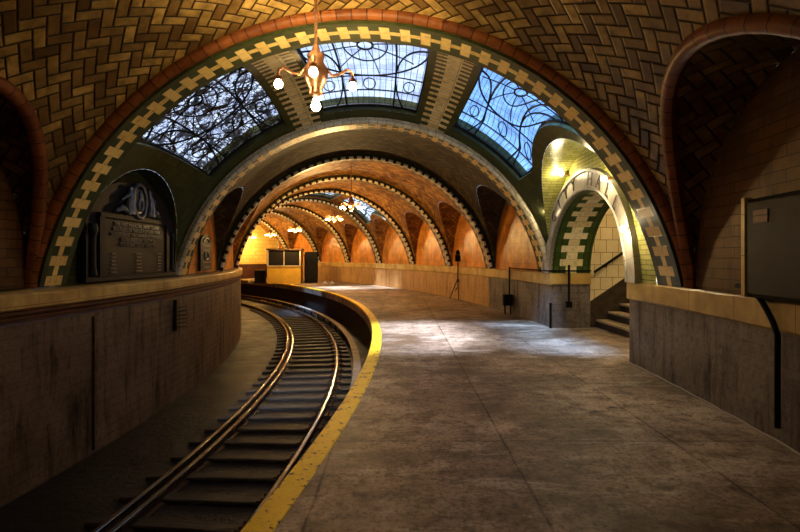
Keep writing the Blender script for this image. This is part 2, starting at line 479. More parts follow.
# ------------------------------------------------------------ ceiling
SKY = {1: dict(r=(23, 48), m=(-14.5, 12), l=(-50, -25)), 5: dict(r=(20, 46), m=(-15, 14), l=(-46, -21))}
def sky_rng(s, k):
    S = SKY[k]
    pr, pl = phistar(s, 1), phistar(s, -1)
    return (max(-pl+4, S['l'][0]), S['l'][1], S['m'][0], S['m'][1], S['r'][0], min(pr-4, S['r'][1]))
SK0, SK1 = .115, .885      # skylight extent inside a bay
def ceiling():
    m = MB()
    mats = [M['herr'], M['herr_far'], M['bay1'], M['greenbrick'], M['greendark'], M['terra'], M['herr_shaded']]
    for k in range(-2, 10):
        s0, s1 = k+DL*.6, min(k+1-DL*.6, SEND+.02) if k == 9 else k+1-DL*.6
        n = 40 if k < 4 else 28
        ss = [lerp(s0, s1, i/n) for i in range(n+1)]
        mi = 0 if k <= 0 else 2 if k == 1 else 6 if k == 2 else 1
        if k in SKY:
            ss += [k+SK0, k+SK1]; ss = sorted(set(ss))
            n = len(ss)-1
            sub = (6, 10, 6, 12, 6, 10, 6)
        else: sub = (50,)
        def brk(s):
            a, b = -phistar(s, -1), phistar(s, 1)
            if k in SKY:
                g = sky_rng(s, k); pts = [a, *g, b]
            else: pts = [a, b]
            out = [pts[0]]
            for q, c in enumerate(sub): out += [lerp(pts[q], pts[q+1], (w+1)/c) for w in range(c)]
            return out
        B = [brk(s) for s in ss]
        open_ = set()
        if k in SKY:
            c = 0
            for q, w in enumerate(sub):
                if q in (1, 3, 5): open_ |= set(range(c, c+w))
                c += w
        arc = RM*R_(tab(TR, k+1)-tab(TR, k))
        m.grid(lambda i, j: V(ss[i], B[i][j], Rb(ss[i])), n, sum(sub),
               lambda i, j: (R_(B[i][j])*4.6, (ss[i]-k)*arc), mi, True,
               (lambda i, j: j in open_ and k+SK0-1e-4 <= (ss[i]+ss[i+1])/2 <= k+SK1+1e-4) if k in SKY else None)
        # lunette tunnels
        for side in (1, -1):
            h = BAY[k][1 if side > 0 else 2]
            sl = [k+.5+LH*-cos(pi*i/28) for i in range(29)]
            sl = [s for s in sl if s <= SEND+.01]
            def us(s):
                R = Rb(s); return min(sqrt(max(0, R*R-(zlun(s, side)-ZC)**2)), HW+.1)
            L = [0]
            for i in range(1, len(sl)):
                L.append(L[-1]+math.hypot((sl[i]-sl[i-1])*5, zlun(sl[i], side)-zlun(sl[i-1], side)))
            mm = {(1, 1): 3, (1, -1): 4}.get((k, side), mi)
            uo = HW+.16
            m.grid(lambda i, j: Q(sl[i], side*lerp(us(sl[i]), uo, j/6), zlun(sl[i], side)), len(sl)-1, 6,
                   lambda i, j: (lerp(us(sl[i]), uo, j/6), L[i]), mm, True)
            # moulding that follows the groin
            if k <= 1 or True:
                pts = [Q(sl[i], side*us(sl[i]), zlun(sl[i], side)-.0) for i in range(len(sl))]
                if k <= 0: m.tube(pts, .085, 8, 5, False)
        if k in SKY:      # reveals of the skylights
            sr = [s for s in ss if k+SK0-1e-4 <= s <= k+SK1+1e-4]
            for q in (0, 2, 4):
                for e in (q, q+1):
                    m.grid(lambda i, j: V(sr[i], sky_rng(sr[i], k)[e], Rb(sr[i])+.3*j), len(sr)-1, 1, lambda i, j: (sr[i]*5, .3*j), 4)
                for s in (sr[0], sr[-1]):
                    g = sky_rng(s, k)
                    m.grid(lambda i, j: V(s, lerp(g[q], g[q+1], i/10), Rb(s)+.3*j), 10, 1, lambda i, j: (i*.2, .3*j), 4)
    o = m.build('ceiling', mats); tag(o, 'vaulted ceiling of amber and green tile with groined side arches', kind='structure')
ceiling()

# ------------------------------------------------------------ ribs
def rib(n, k, kind):
    m = MB(); N = 96
    pb = math.degrees(math.acos((ZB-ZC)/RV))
    ph = [lerp(-pb, pb, i/N) for i in range(N+1)]
    dl = DL*(1.0 if kind else 1.0)
    sa, sb = k-dl, k+dl
    Lf = lambda i: R_(ph[i])*RV
    if kind == 0: mats = [M['rib'], M['greenpaint'], M['terra']]
    elif kind == 1: mats = [M['rib'], M['creamring'], M['creamring']]
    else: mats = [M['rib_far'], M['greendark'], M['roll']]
    m.grid(lambda i, j: V(lerp(sa, sb, j/2), ph[i], RV), N, 2, lambda i, j: (Lf(i), j/2), 0, True)
    for s in (sa, sb):
        m.grid(lambda i, j: V(s, ph[i], RV+.28*j), N, 1, lambda i, j: (Lf(i), .28*j), 1, True)
    if kind == 0:
        m.tube([V(sa-.006, p, RV+.12) for p in ph], .085, 10, 2, True)
    elif kind == 1:
        m.tube([V(sa, p, RV+.03) for p in ph], .06, 8, 2, True)
    else:
        m.tube([V(sa, p, RV+.0) for p in ph], .048, 8, 2, True)
    for side in (-1, 1):      # feet down to the ledge
        u0, u1 = side*HW, side*(HW+.3)
        m.face([Q(sa, u0, ZB+.01), Q(sb, u0, ZB+.01), Q(sb, u1, ZB+.01), Q(sa, u1, ZB+.01)], None, 1)
    o = m.build('trim_%d' % n, mats); tag(o, None, kind='structure')
    return o
tag(rib(1, 1, 0), 'broad green arch band with stepped cream blocks and terracotta edge')
tag(rib(2, 2, 1), 'second arch band with a pale tile edge')
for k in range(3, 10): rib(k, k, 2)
rib(10, 0, 0); rib(11, -1, 2)

# ------------------------------------------------------------ walls
def walls():
    # right wall
    m = MB(); mats = [M['rightwall'], M['orange'], M['orangenear'], M['creamtile'], M['rightfar'], M['darktile'], M['greenbrick']]
    def lower(s0, s1, u, mi):
        n = max(2, int((s1-s0)*10))
        m.grid(lambda i, j: Q(lerp(s0, s1, i/n), u, j*ZB/4), n, 4, lambda i, j: (lerp(s0, s1, i/n)*4.8, j*ZB/4), mi)
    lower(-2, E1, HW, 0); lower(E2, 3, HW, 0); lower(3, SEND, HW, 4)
    def upper(k, side, m, u, mi, op=False):
        sl = sorted([k+.5+LH*-cos(pi*i/36) for i in range(37)]+([E1, E2, E1+1e-4, E2-1e-4] if op else []))
        sl = [s for s in sl if s <= SEND+.01]
        lo = lambda s: (earch(s) if op else ZB-.02)
        m.grid(lambda i, j: Q(sl[i], u, lerp(lo(sl[i]), max(zlun(sl[i], side), lo(sl[i])), j/3)), len(sl)-1, 3,
               lambda i, j: (sl[i]*4.8, lerp(lo(sl[i]), zlun(sl[i], side), j/3)), mi)
    for k in range(-2, 10):
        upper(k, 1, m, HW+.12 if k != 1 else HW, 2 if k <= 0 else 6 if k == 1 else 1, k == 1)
    # ledge shelf behind the springing
    def shelf(s0, s1, side, m, mi):
        n = max(2, int((s1-s0)*8))
        m.grid(lambda i, j: Q(lerp(s0, s1, i/n), side*lerp(HW-.001, HW+.4, j), ZB), n, 1, lambda i, j: (i, j), mi)
    shelf(-2, E1, 1, m, 0); shelf(E2, SEND, 1, m, 4)
    # jambs, straight part
    for s, q in ((E1, 1), (E2, -1)):
        m.grid(lambda i, j: Q(s, lerp(HW, JD, i/2), j*(ZB)/4), 2, 4, lambda i, j: (i*.5, j*ZB/4), 0)
    # passage walls, ceiling
    UO = 9.3
    for s in (E1-.012, E2+.012):
        m.grid(lambda i, j: Q(s, lerp(JD-.02, UO, i/8), j*4.6/4), 8, 4, lambda i, j: (i*.52+j*.0, j*4.6/4), 3)
    m.grid(lambda i, j: Q(lerp(E1-.012, E2+.012, i/4), UO, j*4.6), 4, 1, lambda i, j: (i, j*4.6), 3)
    m.grid(lambda i, j: Q(lerp(E1-.012, E2+.012, i/4), lerp(JD-.05, UO, j), 4.6), 4, 1, lambda i, j: (i, j*4), 3)
    # outer face of the arch wall, seen from the stair
    sl = [lerp(E1-.012, E2+.012, i/40) for i in range(41)]
    m.grid(lambda i, j: Q(sl[i], JD, lerp(earch(sl[i]) if E1 < sl[i] < E2 else 0, 4.6, j)), 40, 1, lambda i, j: (sl[i]*5, j*3), 3)
    o = m.build('wall_right', mats); tag(o, 'curved right wall, grimy wainscot below and amber tiled arches above', kind='structure')

    # arch soffit of the entrance, with the green and cream pattern
    m = MB(); N = 40
    pts = [(EC-EH*cos(pi*i/N), ZB+ER*sin(pi*i/N)) for i in range(N+1)]
    L = [0]
    for i in range(1, N+1): L.append(L[-1]+math.hypot((pts[i][0]-pts[i-1][0])*SM, pts[i][1]-pts[i-1][1]))
    m.grid(lambda i, j: Q(pts[i][0], lerp(HW-.0, JD, j/2), pts[i][1]), N, 2, lambda i, j: (L[i], j/2), 0, True)
    o = m.build('trim_12', [M['jambpat']]); tag(o, 'green and cream tiled soffit of the stair entrance', kind='structure')

    # left wall
    m = MB(); mats = [M['leftwall'], M['orange'], M['greendark'], M['orangenear'], M['maroon']]
    n = 110
    U0 = -4.1
    m.grid(lambda i, j: Q(lerp(-2, SEND, i/n), U0, lerp(-1.3, .86, j/6)), n, 6, lambda i, j: (lerp(-2, SEND, i/n)*4, lerp(-1.3, .86, j/6)), 0)
    for k in range(-2, 10):
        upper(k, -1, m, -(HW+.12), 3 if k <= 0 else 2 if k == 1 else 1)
    shelf(-2, SEND, -1, m, 2)
    o = m.build('wall_left', mats); tag(o, 'curved left wall along the track, stained brown', kind='structure')

    # ends
    for nm, s, mm in (('wall_far', SEND, M['goldtile']), ('wall_back', -1.95, M['orangenear'])):
        m = MB()
        m.grid(lambda i, j: Q(s, lerp(-4.6, 4.6, i/12), lerp(-1.4, 5.3, j/8)), 12, 8, lambda i, j: (lerp(-4.6, 4.6, i/12), lerp(-1.4, 5.3, j/8)), lambda i, j: 1 if j < 3 else 0)
        o = m.build(nm, [mm, M['maroon']]); tag(o, None, kind='structure')
walls()

# ledges (ochre bands)
def sweep(m, prof, s0, s1, n, mi=0, fn=Q, sc_=4.6):
    L = [0]
    for a, b in zip(prof, prof[1:]): L.append(L[-1]+math.hypot(a[0]-b[0], a[1]-b[1]))
    m.grid(lambda i, j: fn(lerp(s0, s1, i/n), *prof[j]), n, len(prof)-1, lambda i, j: (lerp(s0, s1, i/n)*sc_, L[j]), mi)
    for s in (s0, s1):
        m.face([fn(s, *p) for p in prof], [(p[0], p[1]) for p in prof], mi)
def ledges():
    R1 = [(HW+.02, 1.30), (HW-.03, 1.30), (HW-.045, 1.28), (HW-.045, 1.04), (HW-.03, 1.02), (HW+.02, 1.02)]
    for n, (a, b) in enumerate(((-2, E1), (E2, SEND))):
        m = MB(); sweep(m, R1, a, b, 60 if n else 30)
        if n == 1:
            m.grid(lambda i, j: Q(E2-.006, lerp(HW-.045, JD, i), lerp(1.04, 1.30, j)), 1, 1, lambda i, j: (i*.9, j*.26), 0)
            m.grid(lambda i, j: Q(lerp(E2-.006, E2, j), lerp(HW-.045, JD, i), 1.04), 1, 1, None, 0)
        o = m.build('trim_%d' % (13+n), [M['band']])
        tag(o, ('ochre tiled ledge on the near right wall', 'ochre tiled ledge running along the far right wall')[n], kind='structure')
    m = MB()
    sweep(m, [(-4.3, 1.285), (-4.14, 1.26), (-4.06, 1.24), (-4.04, 1.21), (-4.04, 1.06), (-4.06, 1.04), (-4.1, 1.03)], -2, SEND, 110)
    o = m.build('trim_15', [M['band']]); tag(o, 'ochre ledge above the track', kind='structure')
    m = MB()
    sweep(m, [(-4.09, 1.04), (-4.06, 1.02), (-4.06, .98), (-4.08, .95), (-4.08, .90), (-4.12, .84), (-4.15, .82)], -2, SEND, 110)
    o = m.build('trim_16', [M['maroon']]); tag(o, 'maroon moulding course under the track side ledge', kind='structure')
ledges()

# ------------------------------------------------------------ floor, platform, pit
UE = -.05
def floors():
    m = MB(); n = 150
    t0, t1 = -21, 47
    m.grid(lambda i, j: PT(lerp(t0, t1, i/n), lerp(UE, 4.3, j/8), 0), n, 8, None, 0)
    # under the entrance
    m.grid(lambda i, j: Q(lerp(E1-.02, E2+.02, i/4), lerp(4.3, 5.6, j), 0), 4, 1, None, 0)
    m.grid(lambda i, j: PT(lerp(t0, t1, i/n), UE, -.28*j), n, 1, None, 0)
    m.grid(lambda i, j: PT(lerp(t0, t1, i/n), lerp(UE, UE+.2, j), -.28), n, 1, None, 1)
    m.grid(lambda i, j: PT(lerp(t0, t1, i/n), UE+.2, -.28-1.1*j), n, 1, None, 1)
    o = m.build('floor', [M['floor'], M['pitface']]); tag(o, 'worn concrete platform', kind='structure')
    m = MB()
    m.grid(lambda i, j: PT(lerp(t0, t1, i/n), lerp(-4.3, UE+.25, j/6), -1.27), n, 6, None, 0)
    o = m.build('floor.001', [M['bed']]); tag(o, 'dark wet track bed below the platform', kind='structure')
    m = MB(); e = UE-.004
    prof = [(e, -.05), (e, .003), (e+.005, .005), (UE+.19, .005), (UE+.195, 0)]
    n = 260
    m.grid(lambda i, j: PT(lerp(t0+1.2, 46, i/n), *prof[j]), n, 4, lambda i, j: (lerp(t0, 46, i/n)*.7, (0, .1, .1, .9, 1)[j]), 0)
    o = m.build('yellow_edge_line', [M['paint']])
    tag(o, 'worn yellow painted line along the platform edge beside the track', 'edge line')
floors()

# ------------------------------------------------------------ track
def track():
    ta, tb = -16, 46
    def rail(name, u, label, top=-1.10, h=.15, hw=.03, head=True, group=None):
        m = MB(); n = 220
        prof = [(-.07, -h), (-.07, -h+.012), (-.012, -h+.025), (-.012, -.045), (-hw, -.035), (-hw, -.006), (-hw+.008, 0),
                (hw-.008, 0), (hw, -.006), (hw, -.035), (.012, -.045), (.012, -h+.025), (.07, -h+.012), (.07, -h)]
        m.grid(lambda i, j: PT(lerp(ta, tb, i/n), u+prof[j][0], top+prof[j][1]), n, len(prof)-1, None,
               lambda i, j: 0 if 4 <= j <= 8 else 1, False)
        o = m.build(name, [M['steel'] if head else M['rust'], M['rust']]); tag(o, label, 'rail', group)
    rail('running_rail', -2.42, 'shiny steel running rail on the side of the track wall')
    rail('running_rail', -.92, 'shiny steel running rail on the side nearer the platform')
    rail('guard_rail', -2.27, 'duller guard rail close beside the running rail farther from the platform', top=-1.115)
    # protection board
    m = MB(); n = 160
    pr = [(-.50, -1.0), (-.32, -1.0), (-.32, -1.05), (-.50, -1.05), (-.50, -1.0)]
    m.grid(lambda i, j: PT(lerp(ta, tb, i/n), *pr[j]), n, 4, None, 0)
    root = m.build('protection_board', [M['board']])
    tag(root, 'long dusty timber board running between the rail and platform face', 'board')
    for i in range(26):
        t = -6+i*1.9; b = MB()
        b.box(t-.05, t+.05, -.44, -.38, -1.27, -1.05, 0, T=lambda x, y, z: PT(x, y, z))
        b.build('bracket', [M['rust']], root)
    # ties
    def tie_mesh():
        r = empty('railway_tie'); m = MB()
        L, W, H = 1.12, .115, .07
        nx = 8
        P = []
        for i in range(nx+1):
            x = lerp(-L, L, i/nx); j = random.uniform(-.006, .006)
            P.append([(x, -W+j, -H), (x, -W+.012, -.012+j), (x, -W+.03, 0), (x, W-.03, 0), (x, W-.012, -.012+j), (x, W+j, -H)])
        m.grid(lambda i, j: P[i][j], nx, 5, None, 0)
        m.face(P[0], None, 0); m.face(P[-1][::-1], None, 0)
        m.build('timber', [M['tie']], r)
        for x in (-.75, .75):
            b = MB(); b.box(x-.17, x+.17, -.09, .09, -.002, .018)
            for sx in (-.11, .11):
                for sy in (-.06, .06):
                    b.lathe([(0, .045), (.018, .045), (.02, .02), (.02, .015)], 6, (x+sx, sy, 0))
            b.build('tie_plate', [M['rust']], r)
        return r
    proto = tie_mesh(); first = True
    i = 0
    t = -7.0
    while t < 30:
        o = proto if first else copy_tree(proto); first = False
        c = PT(t, -1.67, -1.215)
        o.location = c; o.rotation_euler = (0, 0, R_(t)+random.uniform(-.03, .03))
        tag(o, 'dark wet timber tie bolted under the running rails', 'railway tie', 'timber ties under the track')
        t += R_(1)**-1*.62/38.8
        i += 1
track()

# ------------------------------------------------------------ skylights
def skylight(n, k, which, glass, label):
    q = {'l': 0, 'm': 2, 'r': 4}[which]
    sa, sb = k+SK0, k+SK1
    def G(a, b, off=.16):          # a along s, b along phi
        s = lerp(sa, sb, a); g = sky_rng(s, k); return V(s, lerp(g[q], g[q+1], b), Rb(s)+off)
    g0 = sky_rng(k+.5, k); wid = R_(g0[q+1]-g0[q])*4.8
    root = empty('window_%d' % n, G(.5, .5)); tag(root, label, kind='structure')
    inv = Matrix.Translation(-Vector(root.location))
    def add(m, name, mat):
        m.v = [tuple(Vector(v)-Vector(root.location)) for v in m.v]
        return m.build(name, [mat], root)
    m = MB(); m.grid(lambda i, j: G(i/16, j/12), 16, 12, lambda i, j: (i/16*3.8, j/12*wid), 0, True)
    add(m, 'glass', glass)
    r0 = .014
    m = MB()
    def ln(pts, r=r0): m.tube([G(a, b, .12) for a, b in pts], r, 6, 0, True)
    seg = lambda a0, b0, a1, b1, n=12: [(lerp(a0, a1, i/n), lerp(b0, b1, i/n)) for i in range(n+1)]
    for e in ((0, 0, 1, 0), (0, 1, 1, 1), (0, 0, 0, 1), (1, 0, 1, 1)): ln(seg(*e), .04)
    add(m, 'frame', M['iron'])
    m = MB()
    for b in (.26, .74): ln(seg(0, b, 1, b), .02)
    for a in (.72, .86): ln(seg(a, 0, a, 1))
    def circ(ca, cb, ra, rb, a0=0, a1=2*pi, n=28, r=r0):
        p = [(ca+ra*cos(lerp(a0, a1, i/n)), cb+rb*sin(lerp(a0, a1, i/n))) for i in range(n+1)]
        p = [(min(max(a, 0), 1), min(max(b, 0), 1)) for a, b in p]; ln(p, r)
    circ(.36, .5, .06, .06, r=.018); circ(.36, .5, .20, .17)
    circ(.36, .5, .36, .5, pi*.0, pi*2, 40, .018)
    for t in range(8):
        a = t*pi/4+.2; ln(seg(.36+.06*cos(a), .5+.06*sin(a), min(1, max(0, .36+.34*cos(a))), .5+.46*sin(a), 8), .011)
    for cb in (0, 1):
        circ(.72, cb, .36, .26, (0 if cb == 0 else -pi), (pi if cb == 0 else 0), 20, .018)
        circ(0, cb, .3, .26, (0 if cb == 0 else -pi/2), (pi/2 if cb == 0 else 0), 14, .015)
    circ(.80, .5, .055, .055, r=.012); circ(.80, .13, .05, .05, r=.012); circ(.80, .87, .05, .05, r=.012)
    add(m, 'tracery', M['iron'])
    if glass == M['glassbroken']:
        m = MB(); rnd = random.Random(3)
        for i in range(70):
            a, b = rnd.random(), rnd.random(); an = rnd.uniform(0, 2*pi); l = rnd.uniform(.15, .6); p = []
            for j in range(7):
                p.append((min(max(a, .01), .99), min(max(b, .01), .99), .24+.05*rnd.random())); an += rnd.uniform(-.5, .5)
                a += cos(an)*l/6; b += sin(an)*l/6
            r1 = rnd.uniform(.006, .022)
            m.tube([G(*q_) for q_ in p], r1, 5, 0, True, True, [r1*(1-j*.11) for j in range(7)])
        o = add(m, 'twigs', M['iron']); o['label'] = 'dark twigs and debris on the glass'; o['kind'] = 'stuff'
skylight(1, 1, 'r', M['glassblue'], 'blue glass skylight with black iron tracery above the stair entrance')
skylight(2, 1, 'm', M['glasswhite'], 'pale skylight with iron tracery at the crown of the near vault')
skylight(3, 1, 'l', M['glassbroken'], 'dark clogged skylight above the memorial plaque')
skylight(4, 5, 'r', M['glassclean'], 'far blue skylight on the platform side')
skylight(5, 5, 'm', M['glassclean'], 'far pale skylight at the crown')
skylight(6, 5, 'l', M['glassblue'], 'far skylight on the track side')

# ------------------------------------------------------------ entrance sign ring, letters, bulbs
def text_mesh(txt, size, depth=.01):
    c = D.curves.new('t', 'FONT'); c.body = txt; c.size = size; c.extrude = depth; c.offset = 0; c.align_x = 'CENTER'; c.align_y = 'CENTER'
    o = D.objects.new('t', c); COL.objects.link(o); bpy.context.view_layer.update()
    me = D.meshes.new_from_object(o.evaluated_get(bpy.context.evaluated_depsgraph_get()))
    vs = [v.co.copy() for v in me.vertices]; fs = [list(p.vertices) for p in me.polygons]
    D.objects.remove(o); D.curves.remove(c); D.meshes.remove(me)
    return vs, fs
def add_text(m, txt, size, T, mi=0, depth=.01, bold=0):
    vs, fs = text_mesh(txt, size, depth)
    b = len(m.v); m.v += [tuple(T(v)) for v in vs]
    for f in fs:
        m.f.append([b+i for i in f]); m.uv.append([(0, 0)]*len(f)); m.mi.append(mi); m.sm.append(False)
def entrance():
    def A(ang, r, du):       # ang from apex, positive towards the far side; r offset beyond the arch
        s = EC+(EH*SM+r)*sin(ang)/SM; return Q(s, HW-du, ZB+(ER+r)*cos(ang))
    m = MB(); N = 48
    root = empty('entrance_sign', A(0, .1, 0))
    off = Vector(root.location)
    def add(m, name, mat):
        m.v = [tuple(Vector(v)-off) for v in m.v]; return m.build(name, mat, root)
    an = [lerp(-pi/2, pi/2, i/N) for i in range(N+1)]
    pr = [(0, -.02), (0, .07), (.03, .09), (.05, .06), (.34, .06), (.36, .09), (.40, .09), (.42, -.02)]
    m.grid(lambda i, j: A(an[i], *pr[j]), N, len(pr)-1, lambda i, j: (an[i]*2, pr[j][0]), 0, False)
    add(m, 'arch_ring', [M['ivory']])
    m = MB(); txt = 'CITY HALL'; step = .205
    for i, ch in enumerate(txt):
        if ch == ' ': continue
        ang = (len(txt)-1-2*i)/2*step       # far side first
        def T(v, ang=ang):
            return A(ang - v.x/(EH*SM+.2), .195+v.y, .074+max(v.z, 0))
        add_text(m, ch, .36, T, 0, .012)
    add(m, 'lettering', [M['letter']])
    tag(root, 'arched ivory sign reading CITY HALL over the stair entrance', 'sign')
    # bulbs round the arch
    for i, (ang, r) in enumerate(((R_(48), .46), (R_(20), .62), (R_(-34), .40), (R_(-66), .36))):
        o = empty('arch_bulb', A(ang, r, 0)); off2 = Vector(o.location)
        c = A(ang, r, .17)-off2; d = c.normalized()
        a = MB(); a.tube([(0, 0, 0), d*.06, d*.11], .03, 10, 0, True, True, [.045, .03, .028]); a.build('socket', [M['copper']], o)
        bm = MB(); bm.lathe([(.001, -.05), (.03, -.04), (.048, 0), (.03, .04), (.001, .05)], 12, tuple(c)); b = bm.build('bulb', [M['bulb']], o)
        tag(o, ('glowing bare bulb on the far side of the entrance arch, beside its springing',
                'glowing bare bulb high on the far side of the entrance arch',
                'glowing bare bulb over the near shoulder of the entrance arch',
                'glowing bare bulb lowest on the near side of the entrance arch')[i], 'light bulb', 'bare bulbs round the entrance arch')
        ld = D.lights.new('bulb_light', 'POINT'); ld.energy = 34; ld.color = (1, .80, .46); ld.shadow_soft_size = .05
        lo = D.objects.new('bulb_light', ld); COL.objects.link(lo); lo.location = off2+d*.27; lo['kind'] = 'helper'
entrance()

# stairs
def stairs():
    def T(x, y, z): return Q(x, y, z)
    m = MB()
    for i in range(13):
        u = 5.34+i*.29; z = .19*(i+1)
        if u > 9.1: break
        m.box(E1-.005, E2+.005, u, 9.28, z-.19, z-.045, 1, T=T)
        m.box(E1-.005, E2+.005, u-.03, 9.28, z-.045, z, 0, T=T)
    r = m.build('staircase', [M['stone'], M['darktile']]); tag(r, 'stone staircase rising out of the station through the entrance arch', 'staircase')
    # sloping dado on the far passage wall
    m = MB()
    poly = [(5.17, 0), (5.17, .62), (9.2, .62+(9.2-5.17)*.655), (9.2, 0)]
    m.prism(poly, lambda a, b, d: Q(E2+.012-d, a, b), .0, .006, 0)
    m.build('trim_17', [M['darktile']])['kind'] = 'structure'
    # handrail
    h = empty('handrail', Q(E2-.015, 5.3, 1.36)); off = Vector(h.location)
    a = MB(); a.tube([Q(E2-.018, u, 1.33+(u-5.2)*.655)-off for u in (5.2, 5.8, 6.6, 7.4, 8.2, 9.0)], .032, 8); a.build('rail', [M['iron']], h)
    for u in (5.5, 6.9, 8.3):
        b = MB(); z = 1.33+(u-5.2)*.655
        b.tube([Q(E2-.018, u, z)-off, Q(E2-.018, u, z-.06)-off, Q(E2+.01, u, z-.08)-off], .014, 6); b.build('bracket', [M['iron']], h)
    tag(h, 'sloping dark handrail on the stair wall inside the entrance', 'handrail')
stairs()

ld = D.lights.new('passage_fill_light', 'POINT'); ld.energy = 130; ld.color = (1, .78, .42); ld.shadow_soft_size = .1  # added lamp, out of view, to brighten the stair passage
lo = D.objects.new('passage_fill_light', ld); COL.objects.link(lo); lo.location = Q(EC-.1, 6.6, 3.9); lo['kind'] = 'helper'

# ------------------------------------------------------------ chandeliers
def chandelier(n, central, bulbmat):
    r = empty('chandelier')          # origin at the level of the bulbs
    m = MB(); m.tube([(0, 0, .25), (0, 0, 1.0), (0, 0, 1.72)], .016, 8); m.build('rod', [M['copper']], r)
    m = MB(); m.lathe([(0, .42), (.03, .40), (.045, .34), (.09, .30), (.075, .24), (.11, .18), (.125, .10), (.10, .02), (.06, -.05), (.075, -.08), (.03, -.12), (0.001, -.13)], 18)
    m.build('body', [M['copper']], r)
    R = .37
    for i in range(n):
        a = 2*pi*i/n; ca, sa = cos(a), sin(a)
        m = MB(); P = [(.08, .20), (.16, .10), (.24, .12), (.32, .17), (.365, .14), (.37, .06)]
        m.tube([(p*ca, p*sa, z) for p, z in P], .016, 6); am = m.build('arm', [M['copper']], r)
        m = MB(); m.lathe([(.012, .09), (.03, .075), (.042, .05), (.036, .035)], 10, (R*ca, R*sa, 0)); m.build('bulb_cup', [M['copper']], am)
        m = MB(); m.lathe([(.018, .045), (.03, .03), (.045, 0), (.036, -.03), (.001, -.05)], 12, (R*ca, R*sa, 0)); m.build('bulb', [bulbmat], am)
    if central:
        m = MB(); m.lathe([(.02, -.13), (.035, -.17), (.05, -.21), (.036, -.25), (.001, -.265)], 12); m.build('bulb', [bulbmat], r)
    m = MB(); m.lathe([(.001, 1.72), (.1, 1.72), (.08, 1.66), (.03, 1.62), (.016, 1.6)], 14); m.build('ceiling_cap', [M['copper']], r)
    return r
def lamp(loc, e, color=(1, .62, .26), size=.16):
    ld = D.lights.new('chandelier_light', 'POINT'); ld.energy = e; ld.color = color; ld.shadow_soft_size = size
    lo = D.objects.new('chandelier_light', ld); COL.objects.link(lo); lo.location = loc; lo['kind'] = 'helper'
c1 = chandelier(4, True, M['bulb']); c1.location = (-.85, 5.1, 3.43); c1.rotation_euler = (0, 0, R_(6))
tag(c1, 'near copper chandelier with four arms and bare bulbs in front of the skylights', 'chandelier')
for dx, dy, dz, e in ((.37, .04, 0, 9.5), (-.37, -.04, 0, 9.5), (0, -.37, 0, 9.5), (0, .37, 0, 9.5), (0, 0, -.25, 9.5)):
    lamp((-.85+dx*1.2, 5.1+dy*1.2, 3.43+dz-.08), e, (1, .70, .34), .05)
for dx, dy in ((.45, 0), (-.45, 0), (0, .45), (0, -.45)):      # added unseen spots that brighten the crown and arch band above the chandelier
    ld = D.lights.new('crown_fill_light', 'SPOT'); ld.energy = 125; ld.color = (1, .74, .36); ld.spot_size = R_(132); ld.spot_blend = 1; ld.shadow_soft_size = .05
    lo = D.objects.new('crown_fill_light', ld); COL.objects.link(lo); lo.location = (-.85+dx, 5.1+dy, 3.55)
    lo.rotation_euler = Vector((dx*.3, -.55+dy*.3, -1)).to_track_quat('Z', 'Y').to_euler(); lo['kind'] = 'helper'
proto = chandelier(8, False, M['bulbfar'])
far = [((-1.72, 17.8, 3.42), 'far chandelier hanging brightest, beside the blue glow of the distant skylight', 330),
       ((-3.08, 23.6, 3.43), 'wide glowing chandelier just below and beside the brightest distant one', 480),
       ((-6.45, 31.0, 3.30), 'small distant chandelier hanging above the ticket booth', 520),
       ((-9.40, 36.6, 3.25), 'tiny distant chandelier in front of the golden end wall, nearer the booth', 330),
       ((-11.35, 38.4, 3.15), 'farthest tiny chandelier against the golden end wall', 330)]
for i, (p, lb, e) in enumerate(far):
    o = proto if i == 0 else copy_tree(proto)
    o.location = p; tag(o, lb, 'chandelier', 'distant chandeliers along the platform')
    lamp((p[0], p[1], p[2]-.2), e, (1, .62, .22))

